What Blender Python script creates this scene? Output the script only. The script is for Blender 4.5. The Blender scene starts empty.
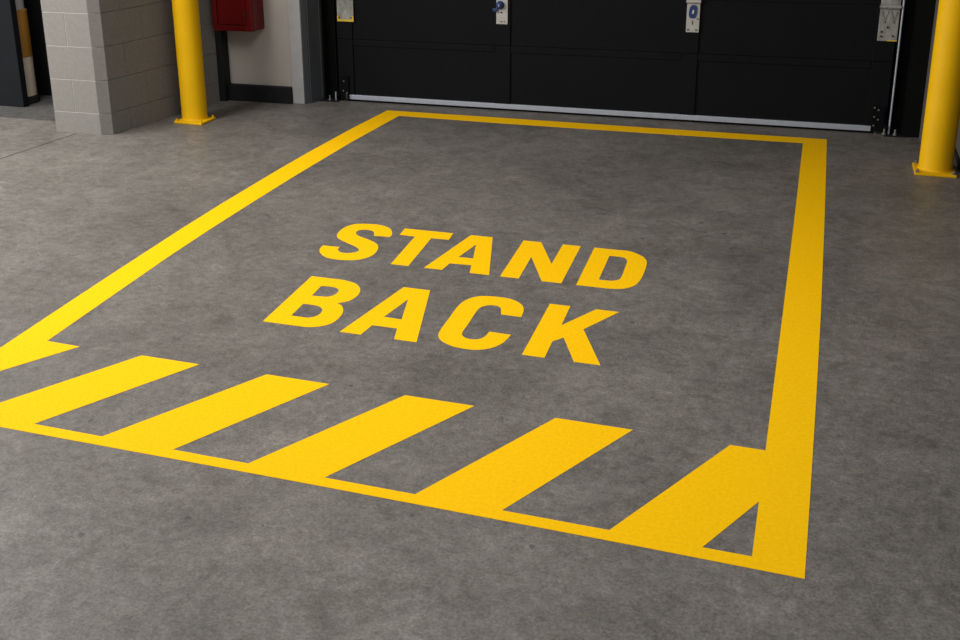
# Garage bay with a "STAND BACK" floor marking in front of a black sectional door.
# World: x to the right along the door, y away from the camera, z up, metres.
import bpy, bmesh, math, random
from mathutils import Vector, Matrix

sc = bpy.context.scene
COL = sc.collection
random.seed(7)

# ------------------------------------------------------------------ helpers
def tag(o, label=None, cat=None, group=None, kind=None):
    if label: o['label'] = label
    if cat: o['category'] = cat
    if group: o['group'] = group
    if kind: o['kind'] = kind
    return o

def empty(name, loc, label, cat, group=None):
    o = bpy.data.objects.new(name, None)
    o.empty_display_size = 0.1
    o.location = loc
    COL.objects.link(o)
    return tag(o, label, cat, group)

def obj(name, bm, mat, parent=None, smooth=False):
    """link a bmesh given in world coordinates as one mesh object"""
    me = bpy.data.meshes.new(name)
    bmesh.ops.recalc_face_normals(bm, faces=bm.faces)
    if smooth:
        for f in bm.faces: f.smooth = True
        for e in bm.edges:
            if len(e.link_faces) == 2 and e.calc_face_angle(0) > math.radians(35):
                e.smooth = False
    bm.to_mesh(me); bm.free()
    o = bpy.data.objects.new(name, me)
    COL.objects.link(o)
    me.materials.append(mat)
    if parent is not None:
        o.parent = parent
        off = Vector((0, 0, 0)); p = parent
        while p is not None:
            off += p.location; p = p.parent
        me.transform(Matrix.Translation(-off))
    return o

def add_box(bm, x0, x1, y0, y1, z0, z1, bev=0.0):
    r = bmesh.ops.create_cube(bm, size=1)
    vs = r['verts']
    for v in vs:
        v.co = Vector(((x0 + x1) / 2 + v.co.x * (x1 - x0), (y0 + y1) / 2 + v.co.y * (y1 - y0), (z0 + z1) / 2 + v.co.z * (z1 - z0)))
    if bev:
        es = list({e for v in vs for e in v.link_edges})
        bmesh.ops.bevel(bm, geom=es, offset=bev, segments=2, affect='EDGES', profile=0.5)
    return bm

def box(*a, bev=0.0):
    return add_box(bmesh.new(), *a, bev=bev)

def add_prism(bm, pts, z0, z1, bev=0.0):
    n = len(pts)
    lo = [bm.verts.new((x, y, z0)) for x, y in pts]
    hi = [bm.verts.new((x, y, z1)) for x, y in pts]
    bm.faces.new(lo); bm.faces.new(hi)
    for i in range(n):
        bm.faces.new((lo[i], lo[(i + 1) % n], hi[(i + 1) % n], hi[i]))
    if bev:
        es = list({e for v in lo + hi for e in v.link_edges})
        bmesh.ops.bevel(bm, geom=es, offset=bev, segments=2, affect='EDGES', profile=0.5)
    return bm

def prism(pts, z0, z1, bev=0.0):
    return add_prism(bmesh.new(), pts, z0, z1, bev)

def add_lathe(bm, prof, cx, cy, seg=48, axis='z', cz=0.0):
    """prof: (radius, height) list; axis z (about cx,cy) or y (about cx,cz, height along y from cy)"""
    rings = []
    for r, h in prof:
        if r < 1e-6:
            rings.append([bm.verts.new((cx, cy, h) if axis == 'z' else (cx, cy + h, cz))])
        else:
            ring = []
            for k in range(seg):
                a = 2 * math.pi * k / seg
                if axis == 'z': p = (cx + r * math.cos(a), cy + r * math.sin(a), h)
                elif axis == 'y': p = (cx + r * math.cos(a), cy + h, cz + r * math.sin(a))
                else: p = (cx + h, cy + r * math.cos(a), cz + r * math.sin(a))
                ring.append(bm.verts.new(p))
            rings.append(ring)
    for a, b in zip(rings, rings[1:]):
        if len(a) == 1 and len(b) == 1: continue
        for k in range(seg):
            q = (k + 1) % seg
            if len(a) == 1: bm.faces.new((a[0], b[k], b[q]))
            elif len(b) == 1: bm.faces.new((a[k], a[q], b[0]))
            else: bm.faces.new((a[k], a[q], b[q], b[k]))
    return bm

def lathe(*a, **k):
    return add_lathe(bmesh.new(), *a, **k)

def spline(loop, n=6):
    """closed outline: points (x, y, corner); smooth runs become Catmull-Rom"""
    out = []; N = len(loop)
    for i in range(N):
        p0, p1, p2, p3 = loop[i - 1], loop[i], loop[(i + 1) % N], loop[(i + 2) % N]
        if p1[2] and p2[2]:
            out.append(p1[:2]); continue
        a = p1 if p1[2] else p0
        d = p2 if p2[2] else p3
        for k in range(n):
            t = k / n
            q = []
            for c in (0, 1):
                m1 = (p2[c] - a[c]) * (0.5 if not p1[2] else 0.8)
                m2 = (d[c] - p1[c]) * (0.5 if not p2[2] else 0.8)
                h = (2*t**3 - 3*t*t + 1)*p1[c] + (t**3 - 2*t*t + t)*m1 + (-2*t**3 + 3*t*t)*p2[c] + (t**3 - t*t)*m2
                q.append(h)
            out.append(tuple(q))
    return out

def paint(name, loops, mat, parent, th=0.0008):
    """flat painted shape lying on the floor, with its real thickness"""
    bm = bmesh.new()
    edges = []
    for lp in loops:
        vs = [bm.verts.new((x, y, 0.0)) for x, y in lp]
        for i in range(len(vs)):
            edges.append(bm.edges.new((vs[i], vs[(i + 1) % len(vs)])))
    bmesh.ops.triangle_fill(bm, use_beauty=True, use_dissolve=False, edges=edges, normal=(0, 0, 1))
    r = bmesh.ops.extrude_face_region(bm, geom=list(bm.faces))
    bmesh.ops.translate(bm, verts=[v for v in r['geom'] if isinstance(v, bmesh.types.BMVert)], vec=(0, 0, th))
    return obj(name, bm, mat, parent)

# ---------------------------------------------------------------- materials
def srgb(r, g, b):
    f = lambda c: c / 12.92 if c <= 0.04045 else ((c + 0.055) / 1.055) ** 2.4
    return (f(r / 255), f(g / 255), f(b / 255), 1)

def mat(name, col, rough=0.5, metal=0.0, vary=0.08, scale=8.0, bump=0.0, bscale=120.0, spec=0.5, stretch=None):
    m = bpy.data.materials.new(name); m.use_nodes = True
    nt = m.node_tree; N = nt.nodes; Lk = nt.links
    b = N['Principled BSDF']
    b.inputs['Roughness'].default_value = rough
    b.inputs['Metallic'].default_value = metal
    b.inputs['Specular IOR Level'].default_value = spec
    tc = N.new('ShaderNodeTexCoord')
    src = tc.outputs['Object']
    if stretch:
        mp = N.new('ShaderNodeMapping'); mp.inputs['Scale'].default_value = stretch
        Lk.new(src, mp.inputs['Vector']); src = mp.outputs['Vector']
    n = N.new('ShaderNodeTexNoise'); n.inputs['Scale'].default_value = scale; n.inputs['Detail'].default_value = 6
    Lk.new(src, n.inputs['Vector'])
    rp = N.new('ShaderNodeValToRGB')
    rp.color_ramp.elements[0].position = 0.3; rp.color_ramp.elements[1].position = 0.7
    rp.color_ramp.elements[0].color = tuple(c * (1 - vary) for c in col[:3]) + (1,)
    rp.color_ramp.elements[1].color = tuple(min(1, c * (1 + vary)) for c in col[:3]) + (1,)
    Lk.new(n.outputs['Fac'], rp.inputs['Fac']); Lk.new(rp.outputs['Color'], b.inputs['Base Color'])
    if bump:
        n2 = N.new('ShaderNodeTexNoise'); n2.inputs['Scale'].default_value = bscale; n2.inputs['Detail'].default_value = 4
        Lk.new(tc.outputs['Object'], n2.inputs['Vector'])
        bp = N.new('ShaderNodeBump'); bp.inputs['Strength'].default_value = bump; bp.inputs['Distance'].default_value = 0.004
        Lk.new(n2.outputs['Fac'], bp.inputs['Height']); Lk.new(bp.outputs['Normal'], b.inputs['Normal'])
    return m

def concrete(name, dark, mid, light, rough=0.62):
    """worn floor slab: cloudy mottling, fine grain, dark pits and a few old stains"""
    m = bpy.data.materials.new(name); m.use_nodes = True
    nt = m.node_tree; N = nt.nodes; Lk = nt.links
    b = N['Principled BSDF']; tc = N.new('ShaderNodeTexCoord')
    def noise(scale, detail=6, rough_=0.6, dist=0.0, vec=None):
        n = N.new('ShaderNodeTexNoise'); n.inputs['Scale'].default_value = scale
        n.inputs['Detail'].default_value = detail; n.inputs['Roughness'].default_value = rough_
        n.inputs['Distortion'].default_value = dist
        Lk.new(vec or tc.outputs['Object'], n.inputs['Vector']); return n.outputs['Fac']
    def math_(op, a, c, v=None):
        q = N.new('ShaderNodeMath'); q.operation = op
        for i, s in enumerate((a, c)):
            if isinstance(s, (int, float)): q.inputs[i].default_value = s
            else: Lk.new(s, q.inputs[i])
        return q.outputs[0]
    def ramp(fac, p0, c0, p1, c1):
        r = N.new('ShaderNodeValToRGB'); e = r.color_ramp.elements
        e[0].position, e[0].color, e[1].position, e[1].color = p0, c0, p1, c1
        Lk.new(fac, r.inputs['Fac']); return r
    def mix(kind, fac, a, c):
        x = N.new('ShaderNodeMix'); x.data_type = 'RGBA'; x.blend_type = kind
        if isinstance(fac, (int, float)): x.inputs['Factor'].default_value = fac
        else: Lk.new(fac, x.inputs['Factor'])
        for s, i in ((a, 6), (c, 7)):
            if isinstance(s, tuple): x.inputs[i].default_value = s
            else: Lk.new(s, x.inputs[i])
        return x.outputs[2]
    big = noise(1.3, 5, 0.62, 0.5)
    midn = noise(7.0, 9, 0.72, 0.8)
    cloud = math_('ADD', math_('MULTIPLY', big, 0.45), math_('MULTIPLY', midn, 0.55))
    r = ramp(cloud, 0.34, dark, 0.66, light)
    e = r.color_ramp.elements.new(0.5); e.color = mid
    col = r.outputs['Color']
    grain = ramp(noise(34, 4, 0.7), 0.36, (0.70, 0.70, 0.69, 1), 0.64, (1.28, 1.28, 1.28, 1))
    col = mix('MULTIPLY', 0.6, col, grain.outputs['Color'])
    fine = ramp(noise(120, 3, 0.75), 0.36, (0.50, 0.50, 0.49, 1), 0.64, (1.46, 1.46, 1.46, 1))
    col = mix('MULTIPLY', 0.55, col, fine.outputs['Color'])
    blot = ramp(noise(13, 4, 0.7, 0.8), 0.36, (0.80, 0.79, 0.77, 1), 0.5, (1, 1, 1, 1))
    col = mix('MULTIPLY', 0.75, col, blot.outputs['Color'])
    # dark pits
    v = N.new('ShaderNodeTexVoronoi'); v.inputs['Scale'].default_value = 9.0; v.inputs['Randomness'].default_value = 1
    Lk.new(tc.outputs['Object'], v.inputs['Vector'])
    sep = N.new('ShaderNodeSeparateColor'); Lk.new(v.outputs['Color'], sep.inputs['Color'])
    rad = math_('MULTIPLY', math_('POWER', sep.outputs['Red'], 4.0), 0.10)
    pit = math_('LESS_THAN', v.outputs['Distance'], rad)
    col = mix('MIX', math_('MULTIPLY', pit, 0.55), col, tuple(c * 0.35 for c in dark[:3]) + (1,))
    # faint darker patches of old stains
    st = ramp(noise(2.1, 9, 0.78, 1.2), 0.49, (1, 1, 1, 1), 0.63, (0.80, 0.79, 0.77, 1))
    col = mix('MULTIPLY', 0.9, col, st.outputs['Color'])
    # pale scuffs
    sc_ = ramp(noise(3.3, 9, 0.8, 0.9), 0.55, (1, 1, 1, 1), 0.68, (1.30, 1.30, 1.30, 1))
    col = mix('MULTIPLY', 0.8, col, sc_.outputs['Color'])
    Lk.new(col, b.inputs['Base Color'])
    rr = ramp(midn, 0.3, (rough + 0.1,) * 3 + (1,), 0.7, (rough - 0.08,) * 3 + (1,))
    Lk.new(rr.outputs['Color'], b.inputs['Roughness'])
    b.inputs['Specular IOR Level'].default_value = 0.35
    bp = N.new('ShaderNodeBump'); bp.inputs['Strength'].default_value = 0.12; bp.inputs['Distance'].default_value = 0.003
    Lk.new(noise(60, 5, 0.7), bp.inputs['Height']); Lk.new(bp.outputs['Normal'], b.inputs['Normal'])
    return m

M = {}
M['floor'] = concrete('floor_concrete', srgb(92, 88, 84), srgb(110, 106, 101), srgb(128, 123, 118), 0.5)
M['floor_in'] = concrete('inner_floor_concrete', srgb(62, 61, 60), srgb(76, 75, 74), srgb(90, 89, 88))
M['paint'] = mat('floor_paint_yellow', (0.98, 0.535, 0.001, 1), 0.8, 0, 0.07, 90, 0.10, 160, 0.08)
M['bollard'] = mat('bollard_yellow', (0.80, 0.45, 0.003, 1), 0.5, 0, 0.04, 6, 0.03, 60, 0.12)
M['block'] = mat('concrete_block', srgb(126, 123, 118), 0.9, 0, 0.07, 45, 0.25, 160, 0.15)
M['mortar'] = mat('mortar', srgb(190, 186, 180), 0.95, 0, 0.06, 40, 0.2, 200, 0.1)
M['wall'] = mat('painted_wall', srgb(178, 171, 163), 0.8, 0, 0.05, 4, 0.1, 90, 0.3)
M['jamb'] = mat('painted_steel_grey', srgb(170, 170, 170), 0.6, 0, 0.10, 9, 0.05, 60, 0.4)
M['jamb_shaded'] = mat('steel_frame_shaded_grey', srgb(76, 80, 85), 0.55, 0, 0.08, 9, 0.04, 60, 0.4)  # steel grey darkened to carry the shade on the left inner jamb
M['black'] = mat('matte_black', srgb(12, 12, 12), 0.8, 0, 0.1, 9, 0, 60, 0.1)
M['black_base'] = mat('black_rubber_base', srgb(26, 27, 29), 0.6, 0, 0.1, 9, 0, 60, 0.25)
M['door'] = mat('door_black_steel', srgb(16, 17, 19), 0.65, 0, 0.08, 3, 0.03, 220, 0.1)
M['alu'] = mat('aluminium', srgb(178, 184, 194), 0.45, 0.35, 0.06, 20, 0, 60, 0.5, (1, 1, 1))
M['rubber'] = mat('rubber_seal', srgb(14, 14, 14), 0.9, 0, 0.1, 20, 0, 60, 0.1)
M['galv'] = mat('galvanised_steel', srgb(150, 150, 144), 0.6, 0.25, 0.38, 40, 0.05, 90, 0.5, (1, 1, .35))
M['plate'] = mat('pale_steel_plate', srgb(180, 178, 172), 0.55, 0.2, 0.08, 25, 0.03, 90, 0.5)
M['bolt'] = mat('zinc_bolt', srgb(150, 150, 148), 0.4, 0.7, 0.08, 40)
M['dark_bolt'] = mat('dark_bolt', srgb(60, 60, 60), 0.45, 0.5, 0.08, 40)
M['yellow_mark'] = mat('yellow_marking', srgb(222, 186, 40), 0.6, 0, 0.08, 60)
M['joint'] = mat('joint_filler', srgb(46, 41, 37), 0.9, 0, 0.1, 20)
M['blue'] = mat('blue_plastic', srgb(30, 54, 108), 0.45, 0, 0.08, 40)
M['white'] = mat('white_plastic', srgb(214, 214, 210), 0.5, 0, 0.04, 40)
M['red'] = mat('red_enamel', srgb(100, 1, 4), 0.42, 0, 0.06, 6, 0.02, 60, 0.35)
M['leaf'] = mat('door_leaf_charcoal', srgb(25, 27, 30), 0.8, 0, 0.05, 5, 0.02, 80, 0.06)
M['cream'] = mat('cream_sleeve', srgb(205, 190, 172), 0.6, 0, 0.05, 10)
M['ochre'] = mat('ochre_sleeve', srgb(170, 118, 40), 0.55, 0, 0.06, 10)
M['interior'] = mat('painted_interior_shade', srgb(24, 24, 25), 0.9, 0, 0.1, 3, 0, 60, 0.1)  # near-black colour stands in for the shade of the open doorway
M['wall_dim'] = mat('painted_wall_brown_grey', srgb(88, 83, 77), 0.85, 0, 0.05, 4, 0.1, 90, 0.2)
M['ceiling'] = mat('ceiling_paint', srgb(120, 118, 115), 0.9, 0, 0.05, 2)

# ------------------------------------------------------------------ setting
def structure(name, bm, m, label, cat, smooth=False, parent=None):
    o = obj(name, bm, m, parent, smooth)
    return tag(o, label, cat, None, 'structure')

bm = bmesh.new()                                  # one slab, stepping back at the left doorway
pts = [(-8.0, -3.0), (3.0, -3.0), (3.0, 7.2), (-4.47, 7.2), (-4.47, 5.765), (-8.0, 5.765)]
add_prism(bm, pts, -0.12, 0.0)
structure('floor', bm, M['floor'], 'worn grey concrete garage floor with mottled stains', 'floor')
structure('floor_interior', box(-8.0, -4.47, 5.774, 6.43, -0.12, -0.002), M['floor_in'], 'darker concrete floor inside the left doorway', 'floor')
# saw-cut joint of the slab, running up to the block column
structure('trim_1', prism([(-5.083, -3.0), (-5.076, -3.0), (-4.304, 5.529), (-4.311, 5.529)], -0.0005, 0.0008), M['joint'], 'thin dark saw-cut joint running to the block column', 'floor joint')

# block column and the block wall running back from it
sx = lambda y: -4.065 + (y - 5.57) * 0.164
XL, YF, YB, TOP = -4.458, 5.53, 6.60, 3.2
courses = [0.0, 0.134] + [0.134 + 0.2035 * k for k in range(1, 16)]
g = 0.0018
wl = structure('wall_left', prism([(XL + .002, YF + .002), (-4.128, YF + .002), (-4.072, 5.573), (sx(6.583) - .006, 6.583), (XL + .002, 6.583)], 0, courses[-1]), M['mortar'],
               'grey concrete block column and side wall left of the door', 'wall')
bm = bmesh.new()
for k in range(len(courses) - 1):
    z0, z1 = courses[k] + (g if k else 0), courses[k + 1] - g
    t = (k % 2 == 1)                               # every second course has a joint in its front face
    xm = -4.300
    a = 5.90 if t else 5.73
    first = [(-4.128, YF), (-4.066, 5.568), (sx(a - g), a - g)]
    if t:
        add_prism(bm, [(XL, YF), (xm - g, YF), (xm - g, a - g), (XL, a - g)], z0, z1, 0.0012)
        add_prism(bm, [(xm + g, YF)] + first + [(xm + g, a - g)], z0, z1, 0.0012)
    else:
        add_prism(bm, [(XL, YF)] + first + [(XL, a - g)], z0, z1, 0.0012)
    y = a
    while y < 6.58:
        y2 = y + 0.41 if y + 0.41 < 6.46 else 6.583
        add_prism(bm, [(XL, y + g), (sx(y + g), y + g), (sx(y2 - g), y2 - g), (XL, y2 - g)], z0, z1, 0.0012)
        y = y2
obj('blocks', bm, M['block'], wl)

# back wall left of the door, with its black base and corner trim
structure('wall_back', box(-4.458, -3.36, 6.67, 6.9, 0, TOP), M['wall'], 'pale painted wall panel behind the red cabinet', 'wall')
structure('baseboard_back', box(-3.8525, -3.373, 6.625, 6.669, 0, 0.113, bev=.003), M['black_base'], 'black baseboard under the pale wall panel', 'baseboard')
structure('trim_2', box(-3.93, -3.853, 6.585, 6.669, 0, TOP, bev=.002), M['black_base'], 'black vertical corner trim beneath the red cabinet', 'trim')
structure('trim_3', box(-3.372, -3.284, 6.650, 6.9, 0, TOP, bev=.003), M['jamb'], 'light grey door jamb post beside the red cabinet', 'door jamb')
structure('trim_4', prism([(-3.2835, 6.662), (-3.278, 6.662), (-3.258, 6.690), (-3.258, 6.9), (-3.2835, 6.9)], 0, TOP), M['jamb_shaded'], 'shade-darkened grey steel angle along the left door jamb', 'door jamb')
structure('trim_5', prism([(-3.2575, 6.696), (-3.252, 6.696), (-3.224, 6.800), (-3.2215, 6.806), (-3.2215, 6.9), (-3.2575, 6.9)], 0, TOP), M['jamb_shaded'], 'shade-darkened grey reveal between left jamb and black track', 'door jamb')
structure('trim_6', box(-3.2213, -3.2155, 6.806, 6.9, 0, TOP), M['jamb_shaded'], 'thin grey edge strip beside the left black track', 'door jamb')
# right of the door
structure('trim_7', box(0.573, 0.724, 6.665, 6.9, 0, TOP, bev=.003), M['wall_dim'], 'grey door jamb post half hidden behind the right bollard', 'door jamb')
structure('wall_right', box(0.737, 0.95, 4.4, 6.9, 0, TOP), M['wall_dim'], 'grey brown wall right of the right yellow bollard', 'wall')
structure('baseboard_right', box(0.727, 0.7365, 4.4, 6.9, 0, 0.035), M['black_base'], 'low black baseboard behind the right yellow bollard', 'baseboard')
structure('wall_header', box(-3.2155, 0.5725, 6.72, 6.9, 2.45, TOP), M['wall'], 'wall above the black door', 'wall')
structure('doorway_shade_sheet', box(-8, -4.465, 6.43, 6.6, -.01, TOP), M['interior'], 'dark sheet standing in for the shade inside the left doorway', 'wall')  # added dark sheet in place of the shaded depth beyond the doorway
structure('ceiling', box(-8.0, 3.0, 1.5, 8.3, TOP + .05, TOP + .2), M['ceiling'], 'plain ceiling over the bay', 'ceiling')

# charcoal door leaf standing in the left doorway
dl = structure('door_2', box(-6.6, -5.129, 6.055, 6.11, 0.0, 2.3, bev=.003), M['leaf'], 'charcoal steel door leaf at far left beyond the block column', 'door')

# ------------------------------------------------- black sectional door
DY = 6.821
door = bpy.data.objects.new('door_1', None); COL.objects.link(door); door.location = (-1.355, DY, 0)
tag(door, 'black sectional overhead door with silver bottom rail', 'door', None, 'structure')
zs = [0.046, 0.427, 0.750, 1.09, 1.43, 1.77, 2.11, 2.45]
X0, X1 = -3.099, 0.389
stiles = [(X0, -2.986), (-1.990, -1.886), (-0.802, -0.708), (0.278, X1)]
for k in range(len(zs) - 1):
    z0, z1 = zs[k] + (0.0015 if k else 0), zs[k + 1] - 0.0015
    bm = bmesh.new()
    add_box(bm, X0, X1, DY + .009, DY + .05, z0, z1)
    for a, b in stiles:
        add_box(bm, a, b, DY, DY + .0095, z0, z1, bev=.002)
    for (a, b), (c, d) in zip(stiles, stiles[1:]):
        if k == 0:
            add_box(bm, b + .003, c - .003, DY + .003, DY + .0095, z1 - .042, z1, bev=.002)
    obj('door_section', bm, M['door'], door)
obj('bottom_rail', box(-3.036, 0.324, DY - .006, DY + .05, 0.0145, 0.0455, bev=.002), M['alu'], door)
obj('bottom_seal', box(-3.04, 0.33, DY + .006, DY + .045, 0.0003, 0.0143), M['rubber'], door)

def bolt(parent, x, z, y, r=.006, m='bolt', h=.006, name='bolt'):
    return obj(name, lathe([(0, -h), (r * .75, -h), (r, -h * .6), (r, 0), (0, 0)], x, y, 6, 'y', z), M[m], parent, False)

PY = DY - .005                                     # front of the hinge plates
def hinge(x0, x1, z0, knuckle, m, ztop=0.93):
    p = obj('hinge_plate', box(x0, x1, PY, DY - .0003, z0, ztop, bev=.0015), M[m], door)
    if knuckle:
        obj('hinge_knuckle', lathe([(0, 0), (.011, 0), (.011, x1 - x0 + .008), (0, x1 - x0 + .008)], x0 - .004, PY - .006, 16, 'x', knuckle), M[m], p, True)
    return p
# left end hinge: galvanised, yellow lower edge
h = hinge(-3.089, -2.970, 0.546, 0.748, 'galv')
h['label'] = 'galvanised end hinge with a yellow lower edge'
bm = box(-3.089, -2.970, PY - .0008, PY - .0001, 0.546, 0.560)
for xx in (-3.089, -2.984):
    add_box(bm, xx, xx + .014, PY - .0008, PY - .0001, 0.5602, 0.584)
obj('edge_marking', bm, M['yellow_mark'], h)
for xx in (-3.077, -2.986):
    bolt(h, xx, 0.573, PY - .001, .005, 'dark_bolt')
    bolt(h, xx, 0.690, PY, .006)
# first middle hinge: blue knob
h = hinge(-1.977, -1.902, 0.565, 0.748, 'plate')
h['label'] = 'pale hinge plate with a blue round knob'
kn = obj('blue_knob', lathe([(0, -.030), (.012, -.030), (.020, -.024), (.022, -.014), (.026, -.010), (.027, 0), (0, 0)], -1.951, PY, 24, 'y', 0.686), M['blue'], h, True)
obj('knob_key', box(-1.955, -1.947, PY - .036, PY - .029, 0.678, 0.697, bev=.001), M['galv'], kn)
obj('knob_latch', box(-1.998, -1.968, PY - .012, PY, 0.645, 0.667, bev=.003), M['blue'], h)
bolt(h, -1.944, 0.640, PY, .006, 'dark_bolt'); bolt(h, -1.965, 0.640, PY, .006)
bolt(h, -1.944, 0.582, PY, .004, 'dark_bolt'); bolt(h, -1.925, 0.582, PY, .003, 'dark_bolt')
# second middle hinge: blue oval ring badge
h = hinge(-0.786, -0.709, 0.557, 0.742, 'plate')
h['label'] = 'pale hinge plate with a blue oval badge'
bm = bmesh.new()
n = 28; ox, oz = -0.749, 0.681
ring = []
for k in range(n):
    a = 2 * math.pi * k / n
    c, s = math.copysign(abs(math.cos(a)) ** .7, math.cos(a)), math.copysign(abs(math.sin(a)) ** .7, math.sin(a))
    ring.append([bm.verts.new((ox + .024 * c + .03 * .1 * s, PY - .001, oz + .040 * s)), bm.verts.new((ox + .023 * c + .003 * s, PY - .005, oz + .039 * s)),
                 bm.verts.new((ox + .0065 * c + .003 * s, PY - .005, oz + .014 * s)), bm.verts.new((ox + .0065 * c + .003 * s, PY - .001, oz + .014 * s))])
for k in range(n):
    A, B = ring[k], ring[(k + 1) % n]
    for j in range(4):
        bm.faces.new((A[j], B[j], B[(j + 1) % 4], A[(j + 1) % 4]))
obj('oval_badge', bm, M['blue'], h, True)
obj('badge_slot', box(ox - .005, ox + .005, PY - .003, PY - .0001, oz - .012, oz + .012, bev=.001), M['white'], h)
obj('slot_mark', box(-.752, -.746, PY - .001, PY, .603, .628), M['dark_bolt'], h)
bolt(h, -.774, .573, PY, .005, 'dark_bolt'); bolt(h, -.727, .573, PY, .005, 'dark_bolt'); bolt(h, -.722, .640, PY, .006)
# right end hinge: galvanised, embossed Vs, yellow smear
h = hinge(0.292, 0.396, 0.547, 0.742, 'galv')
h['label'] = 'galvanised end hinge with embossed ribs and a yellow corner'
bm = bmesh.new()
for cx in (.318, .366):
    for s in (-1, 1):
        p = [(cx + s * .018, .718), (cx + s * .013, .718), (cx - s * .001, .664), (cx + s * .004, .664)]
        lo = [bm.verts.new((x, PY - .0001, z)) for x, z in p]; hi = [bm.verts.new((x, PY - .003, z)) for x, z in p]
        bm.faces.new(lo); bm.faces.new(hi)
        for i in range(4): bm.faces.new((lo[i], lo[(i + 1) % 4], hi[(i + 1) % 4], hi[i]))
obj('embossed_rib', bm, M['galv'], h)
for xx, zz, mm in ((.318, .656, 'bolt'), (.366, .656, 'bolt'), (.340, .626, 'dark_bolt'), (.310, .600, 'dark_bolt'), (.311, .573, 'dark_bolt'), (.371, .577, 'dark_bolt')):
    bolt(h, xx, zz, PY, .006, mm)
obj('edge_marking', box(.344, .396, PY - .0008, PY - .0001, .547, .553), M['yellow_mark'], h)

# bottom corner brackets with bolts and roller
def bracket(x0, x1, zt, side, bolts):
    b = obj('bottom_bracket', box(x0, x1, DY - .012, DY - .0005, 0.014, zt, bev=.002), M['black'], door)
    for x, z in bolts:
        bolt(b, x, z, DY - .012, .006, 'bolt')
    xr = x1 + .012 if side > 0 else x0 - .012
    obj('roller', lathe([(0, -.012), (.010, -.012), (.021, -.006), (.021, .006), (.010, .012), (0, .012)], xr, DY - .010, 24, 'x', 0.042), M['black'], b, True)
    return b
bracket(0.309, 0.376, 0.166, 1, [(.320, .158), (.342, .146), (.322, .104), (.344, .088), (.324, .052)])
bracket(-3.086, -3.022, 0.172, -1, [(-3.056, .140), (-3.062, .074), (-3.034, .060)])
obj('cable_lug', box(-3.040, -3.026, DY - .03, DY - .012, .02, .06, bev=.003), M['dark_bolt'], door)

# vertical door tracks, one at each side
def track(x0, x1, lip, label, studs, liph):
    e = empty('door_track', ((x0 + x1) / 2, DY + .03, 0), label, 'door track')
    bm = bmesh.new()
    add_box(bm, x0 - .06, x1 + .06, DY + .052, DY + .07, 0.006, 2.45)  # unseen back plate widened to block sky light leaking past the door
    add_box(bm, x0, x0 + .006, DY - .004, DY + .052, 0.006, 2.45)
    add_box(bm, x1 - .006, x1, DY - .004, DY + .052, 0.006, 2.45)
    obj('channel', bm, M['black'], e)
    obj('track_lip', lathe([(0, .006), (.0055, .006), (.0055, liph), (0, liph)], lip, DY - .010, 12), M['alu'], e, True)
    obj('foot_plate', box(x0 - .02, x1 + .02, DY - .055, DY + .07, 0, .006, bev=.001), M['black_base'], e)
    for s in studs:
        st = obj('foot_bolt', lathe([(0, .006), (.011, .006), (.011, .016), (.006, .017), (.006, .040), (0, .041)], s, DY - .030, 12), M['bolt'], e)
    return e
track(0.400, 0.482, 0.4105, 'black door track with a silver front rod at the right door edge', [.372 + .012, .443], 2.45)
track(-3.205, -3.110, -3.121, 'black door track in shadow at the left door edge', [-3.158], .062)
structure('trim_8', box(0.4835, 0.5725, 6.79, 6.87, 0, 2.45), M['black'], 'black infill between right door track and jamb', 'trim')

# ---------------------------------------------------------------- bollards
def bollard(x, y, px, py, label):
    e = empty('bollard', (x, y, 0), label, 'bollard', 'yellow bollards guarding the door')
    R = 0.0815
    pl = obj('base_plate', box(x + px[0], x + px[1], y + py[0], y + py[1], 0, .014, bev=.003), M['bollard'], e)
    prof = [(R + .006, .0142), (R + .001, .021), (R, .024), (R, 1.02)]
    for k in range(1, 8):
        a = k / 8 * math.pi / 2
        prof.append((R * math.cos(a), 1.02 + R * .55 * math.sin(a)))
    prof.append((0, 1.02 + R * .55))
    obj('post', lathe([(0, .0142)] + prof, x, y, 64), M['bollard'], e, True)
    for qx in (px[0] + .014, px[1] - .014):
        for qy in (py[0] + .014, py[1] - .014):
            obj('anchor_bolt', lathe([(0, .0142), (.0115, .0142), (.0115, .016), (.0085, .0162), (.0085, .024), (.0045, .0245), (.0045, .031), (0, .032)], x + qx, y + qy, 6), M['bollard' if x < -1 else 'bolt'], e)
    return e
bollard(-3.772, 6.040, (-.085, .118), (-.118, .060), 'yellow steel bollard beside the concrete block column')
bollard(0.609, 6.085, (-.104, .094), (-.112, .095), 'yellow steel bollard at the right of the door, near grey wall')

# ------------------------------------------------------------- red cabinet
cab = empty('fire_cabinet', (-3.71, 6.668, 0.504), 'red metal wall cabinet hanging left of the door above black trim', 'cabinet')
cx0, cx1, cy0, cy1, cz0, cz1 = -3.856, -3.563, 6.520, 6.599, 0.504, 1.24
bm = box(cx0, cx1, 6.512, 6.5985, cz0, cz1, bev=.004)
add_box(bm, -3.838, cx1, 6.5985, 6.6695, cz0, cz1)
obj('cabinet_body', bm, M['red'], cab)
bm = bmesh.new()
yf = 6.494
add_box(bm, cx0 + .002, cx0 + .034, yf, 6.5115, cz0 + .002, cz1 - .002, bev=.003)
add_box(bm, cx1 - .040, cx1 - .002, yf, 6.5115, cz0 + .002, cz1 - .002, bev=.003)
add_box(bm, cx0 + .034, cx1 - .040, yf, 6.5115, cz0 + .002, cz0 + .040, bev=.003)
add_box(bm, cx0 + .034, cx1 - .040, yf, 6.5115, cz1 - .040, cz1 - .002, bev=.003)
add_box(bm, cx0 + .040, cx1 - .046, yf + .004, 6.5115, cz0 + .046, cz1 - .046, bev=.002)
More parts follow.
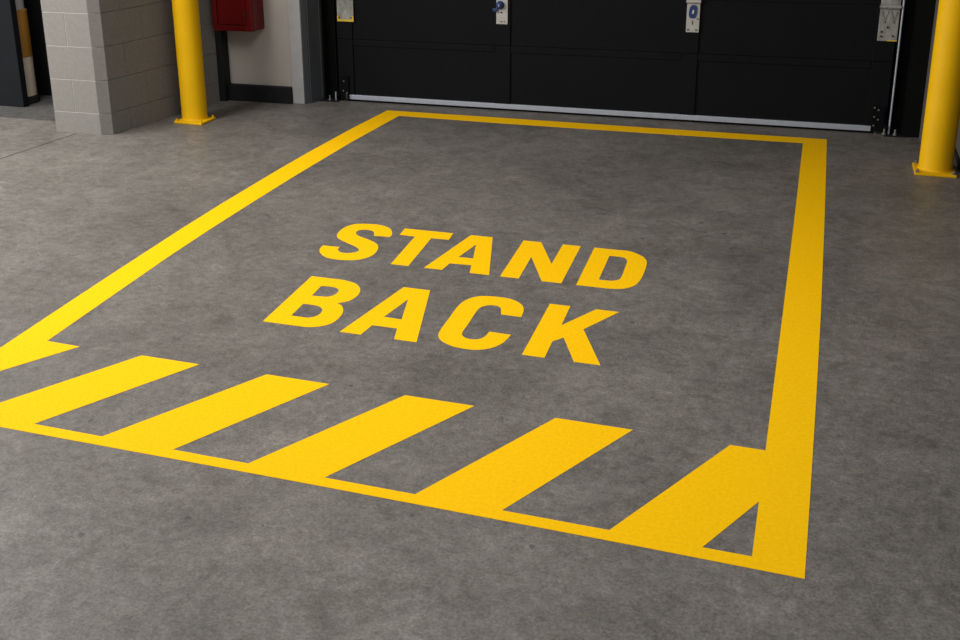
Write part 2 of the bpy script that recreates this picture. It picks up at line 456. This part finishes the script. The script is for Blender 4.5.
cd = obj('cabinet_door', bm, M['red'], cab)
bm = box(cx1 - .052, cx1 - .036, yf - .012, yf - .0005, .618, .630, bev=.002)
add_box(bm, cx1 - .046, cx1 - .041, yf - .006, yf + .004, .575, .640, bev=.001)
obj('latch', bm, M['dark_bolt'], cd)

# ------------------------------- round post behind the charcoal door leaf
e = empty('round_post', (-5.248, 6.205, 0), 'round post with ochre sleeve over cream, behind the charcoal door leaf', 'post')
X, Y, R = -5.248, 6.205, .094
obj('post_foot', lathe([(0, -.002), (R + .012, -.002), (R + .012, .035), (R + .004, .0495), (0, .0495)], X, Y, 48), M['black_base'], e, True)
obj('cream_sleeve', lathe([(0, .05), (R, .05), (R, .320), (0, .320)], X, Y, 48), M['cream'], e, True)
obj('ochre_sleeve', lathe([(0, .3205), (R, .3205), (R + .002, .325), (R + .002, .640), (R - .004, .645), (0, .645)], X, Y, 48), M['ochre'], e, True)
obj('post_shaft', lathe([(0, .6455), (R - .012, .6455), (R - .012, 2.6), (0, 2.6)], X, Y, 48), M['jamb'], e, True)

# ---------------------------------------------------------- floor painting
# the taped edges bow outwards a few centimetres between the corners
iy0 = 2.406
OUT_L = [(-2.6285, 2.3575), (-2.6318, 2.819), (-2.6560, 3.22), (-2.6767, 3.595), (-2.7020, 4.123), (-2.7140, 4.520), (-2.7200, 5.164), (-2.7160, 5.560), (-2.6985, 6.120), (-2.6685, 6.626)]
OUT_R = [(0.0728, 6.610), (0.0770, 5.800), (0.0805, 5.025), (0.0823, 3.971), (0.0795, 3.252), (0.0757, 2.704), (0.0727, 2.356)]
IN_L = [(-2.5060, iy0), (-2.5070, 2.671), (-2.5090, 2.919), (-2.5369, 3.407), (-2.5590, 3.800), (-2.5708, 4.158), (-2.5775, 4.600), (-2.5790, 5.050), (-2.5690, 5.800), (-2.5375, 6.503)]
IN_R = [(-0.0550, 6.485), (-0.0520, 5.700), (-0.0500, 4.985), (-0.0491, 3.930), (-0.0493, 3.211), (-0.0495, 2.927), (-0.0500, 2.655), (-0.0500, iy0)]
outer = OUT_L + [(-1.8955, 6.624), (-0.9431, 6.611)] + OUT_R + [(-0.3132, 2.361), (-1.2423, 2.3635), (-2.2472, 2.3585)]
inner = IN_L + [(-1.8541, 6.481), (-0.9231, 6.479)] + IN_R
mk = empty('floor_marking', (-1.28, 4.4, 0), 'yellow painted floor rectangle with diagonal stripes in front of the black door', 'floor marking')
paint('border', [outer, inner], M['paint'], mk)
def stripe(tl, tr, bl, br, ty):
    return [(tl, ty), (tr, ty), (br, iy0), (bl, iy0)]
P_ = [[IN_L[2], (-2.367, 2.915), IN_L[1]],
      stripe(-2.116, -1.888, -2.396, -2.160, 2.920),
      stripe(-1.635, -1.407, -1.914, -1.671, 2.922),
      stripe(-1.146, -0.916, -1.425, -1.188, 2.925),
      stripe(-0.660, -0.426, -0.921, -0.679, 2.928),
      [(-0.147, 2.927), IN_R[5], IN_R[6], (-0.168, iy0), (-0.398, iy0)]]
for p in P_:
    paint('stripe', [p], M['paint'], mk)

LETTERS = {
    'S': [
        [(-1.815,4.300,1), (-1.740,4.305,1), (-1.741,4.331,0), (-1.753,4.367,0), (-1.782,4.412,0), (-1.837,4.444,0), (-1.911,4.442,0), (-1.965,4.416,0), (-1.988,4.350,0), (-1.979,4.266,0), (-1.948,4.217,0), (-1.889,4.177,0), (-1.835,4.143,0), (-1.808,4.114,0), (-1.808,4.084,0), (-1.839,4.060,0), (-1.872,4.061,0), (-1.895,4.086,0), (-1.902,4.119,1), (-1.980,4.118,1), (-1.977,4.082,0), (-1.965,4.049,0), (-1.938,4.012,0), (-1.891,3.981,0), (-1.816,3.978,0), (-1.758,4.004,0), (-1.728,4.055,0), (-1.726,4.115,0), (-1.742,4.172,0), (-1.771,4.213,0), (-1.820,4.246,0), (-1.878,4.277,0), (-1.905,4.308,0), (-1.908,4.347,0), (-1.879,4.365,0), (-1.846,4.359,0), (-1.826,4.332,0)],
    ],
    'T': [
        [(-1.716,4.433,1), (-1.484,4.433,1), (-1.476,4.346,1), (-1.557,4.343,1), (-1.535,3.993,1), (-1.613,3.993,1), (-1.634,4.342,1), (-1.708,4.346,1)],
    ],
    'A': [
        [(-1.401,4.433,1), (-1.300,4.433,1), (-1.186,3.993,1), (-1.268,3.993,1), (-1.288,4.078,1), (-1.380,4.072,1), (-1.387,3.993,1), (-1.466,3.993,1)],
        [(-1.343,4.322,1), (-1.304,4.155,1), (-1.368,4.154,1)],
    ],
    'N': [
        [(-1.159,4.433,1), (-1.079,4.433,1), (-0.975,4.190,1), (-0.983,4.433,1), (-0.904,4.433,1), (-0.888,3.993,1), (-0.968,3.993,1), (-1.075,4.245,1), (-1.062,3.993,1), (-1.140,3.993,1)],
    ],
    'D': [
        [(-0.845,4.433,1), (-0.746,4.433,1), (-0.692,4.432,0), (-0.638,4.392,0), (-0.611,4.348,0), (-0.600,4.289,0), (-0.596,4.180,0), (-0.599,4.106,0), (-0.612,4.050,0), (-0.642,4.011,0), (-0.676,3.998,0), (-0.705,3.993,1), (-0.829,3.993,1)],
        [(-0.765,4.353,1), (-0.728,4.355,1), (-0.699,4.347,0), (-0.684,4.314,0), (-0.680,4.264,0), (-0.675,4.135,0), (-0.681,4.096,0), (-0.702,4.078,0), (-0.720,4.075,1), (-0.755,4.074,1)],
    ],
    'B': [
        [(-1.871,3.770,1), (-1.732,3.770,1), (-1.671,3.750,0), (-1.630,3.705,0), (-1.612,3.643,0), (-1.618,3.589,0), (-1.633,3.564,0), (-1.656,3.545,1), (-1.628,3.523,0), (-1.604,3.480,0), (-1.594,3.429,0), (-1.598,3.369,0), (-1.625,3.331,0), (-1.665,3.309,0), (-1.713,3.306,1), (-1.850,3.306,1)],
        [(-1.789,3.685,1), (-1.753,3.690,1), (-1.720,3.683,0), (-1.701,3.656,0), (-1.700,3.619,0), (-1.715,3.593,0), (-1.733,3.587,1), (-1.782,3.583,1)],
        [(-1.779,3.500,1), (-1.746,3.501,1), (-1.708,3.494,0), (-1.683,3.466,0), (-1.677,3.427,0), (-1.687,3.399,0), (-1.706,3.385,0), (-1.726,3.384,1), (-1.773,3.384,1)],
    ],
    'A2': [
        [(-1.471,3.770,1), (-1.360,3.770,1), (-1.247,3.306,1), (-1.331,3.306,1), (-1.354,3.395,1), (-1.451,3.394,1), (-1.459,3.306,1), (-1.541,3.306,1)],
        [(-1.411,3.660,1), (-1.367,3.474,1), (-1.438,3.477,1)],
    ],
    'C': [
        [(-1.031,3.628,1), (-0.954,3.627,1), (-0.962,3.693,0), (-0.985,3.742,0), (-1.034,3.778,0), (-1.105,3.784,0), (-1.161,3.768,0), (-1.193,3.728,0), (-1.207,3.660,0), (-1.204,3.533,0), (-1.200,3.424,0), (-1.190,3.377,0), (-1.165,3.342,0), (-1.117,3.314,0), (-1.064,3.306,0), (-1.021,3.313,0), (-0.984,3.340,0), (-0.960,3.383,0), (-0.952,3.425,0), (-0.948,3.465,1), (-1.029,3.468,1), (-1.033,3.421,0), (-1.050,3.394,0), (-1.081,3.388,0), (-1.106,3.402,0), (-1.119,3.433,0), (-1.121,3.501,0), (-1.126,3.624,0), (-1.121,3.671,0), (-1.099,3.697,0), (-1.068,3.700,0), (-1.049,3.685,0), (-1.040,3.657,0)],
    ],
    'K': [
        [(-0.883,3.779,1), (-0.804,3.779,1), (-0.797,3.599,1), (-0.706,3.779,1), (-0.620,3.779,1), (-0.714,3.588,1), (-0.600,3.321,1), (-0.690,3.321,1), (-0.765,3.498,1), (-0.796,3.456,1), (-0.791,3.321,1), (-0.870,3.321,1)],
    ],
}

for word, name, label in (('STAND', 'painted_word', 'yellow painted word STAND on the concrete floor, above BACK'), ('BACK', 'painted_word', 'yellow painted word BACK on the concrete floor, below STAND')):
    c = (-1.29, 4.21, 0) if word == 'STAND' else (-1.24, 3.54, 0)
    w = empty(name, c, label, 'floor lettering')
    for ch in word:
        key = 'A2' if (ch == 'A' and word == 'BACK') else ch
        paint('letter', [spline(lp) for lp in LETTERS[key]], M['paint'], w)

# ------------------------------------------------------------------ lights
def area(name, loc, target, sx_, sy_, power, col=(1, 1, 1)):
    l = bpy.data.lights.new(name, 'AREA'); l.shape = 'RECTANGLE'; l.size = sx_; l.size_y = sy_
    l.energy = power; l.color = col
    o = bpy.data.objects.new(name, l); COL.objects.link(o)
    o.location = loc
    o.rotation_euler = (Vector(target) - Vector(loc)).to_track_quat('-Z', 'Y').to_euler()
    return o
area('bay_daylight', (-7.7, 2.6, 2.2), (-2.0, 3.2, 0.0), 5.6, 2.4, 415, (1.0, 0.98, 0.95))
area('ceiling_lamp', (-4.7, 3.8, 3.1), (-4.7, 3.8, 0), 1.4, 2.4, 122, (1.0, 0.97, 0.93))
area('ceiling_lamp', (-1.3, 3.2, 3.1), (-1.3, 3.2, 0), 1.4, 2.4, 58, (1.0, 0.97, 0.93))
w = bpy.data.worlds.new('bay_ambient'); sc.world = w; w.use_nodes = True
bg = w.node_tree.nodes['Background']
bg.inputs['Color'].default_value = (0.80, 0.85, 0.92, 1); bg.inputs['Strength'].default_value = 0.38

# ------------------------------------------------------------------ camera
cam = bpy.data.cameras.new('camera'); co = bpy.data.objects.new('camera', cam); COL.objects.link(co)
f, pit, roll, yaw, ppx, ppy = 1103.88964, 18.20767893, -1.08840384, -20.0723457, 424.416, 210.080
cam.sensor_fit = 'HORIZONTAL'; cam.sensor_width = 36.0
cam.lens = f / 960 * 36.0
cam.shift_x = (480 - ppx) / 960
cam.shift_y = (ppy - 320) / 960
cam.clip_start = 0.02
p_, y_, r_ = math.radians(pit), math.radians(yaw), math.radians(roll)
fwd = Vector((math.sin(y_) * math.cos(p_), math.cos(y_) * math.cos(p_), -math.sin(p_)))
rt = Vector((math.cos(y_), -math.sin(y_), 0)); up = rt.cross(fwd)
r2 = math.cos(r_) * rt + math.sin(r_) * up
u2 = -math.sin(r_) * rt + math.cos(r_) * up
mw = Matrix((r2, u2, -fwd)).transposed().to_4x4(); mw.translation = (0, 0, 1.65)
co.matrix_world = mw
sc.camera = co

vs = sc.view_settings
sc.display_settings.display_device = 'sRGB'
vs.view_transform = 'Standard'; vs.look = 'None'; vs.gamma = 1.0; vs.use_curve_mapping = False
vs.exposure = 0.0
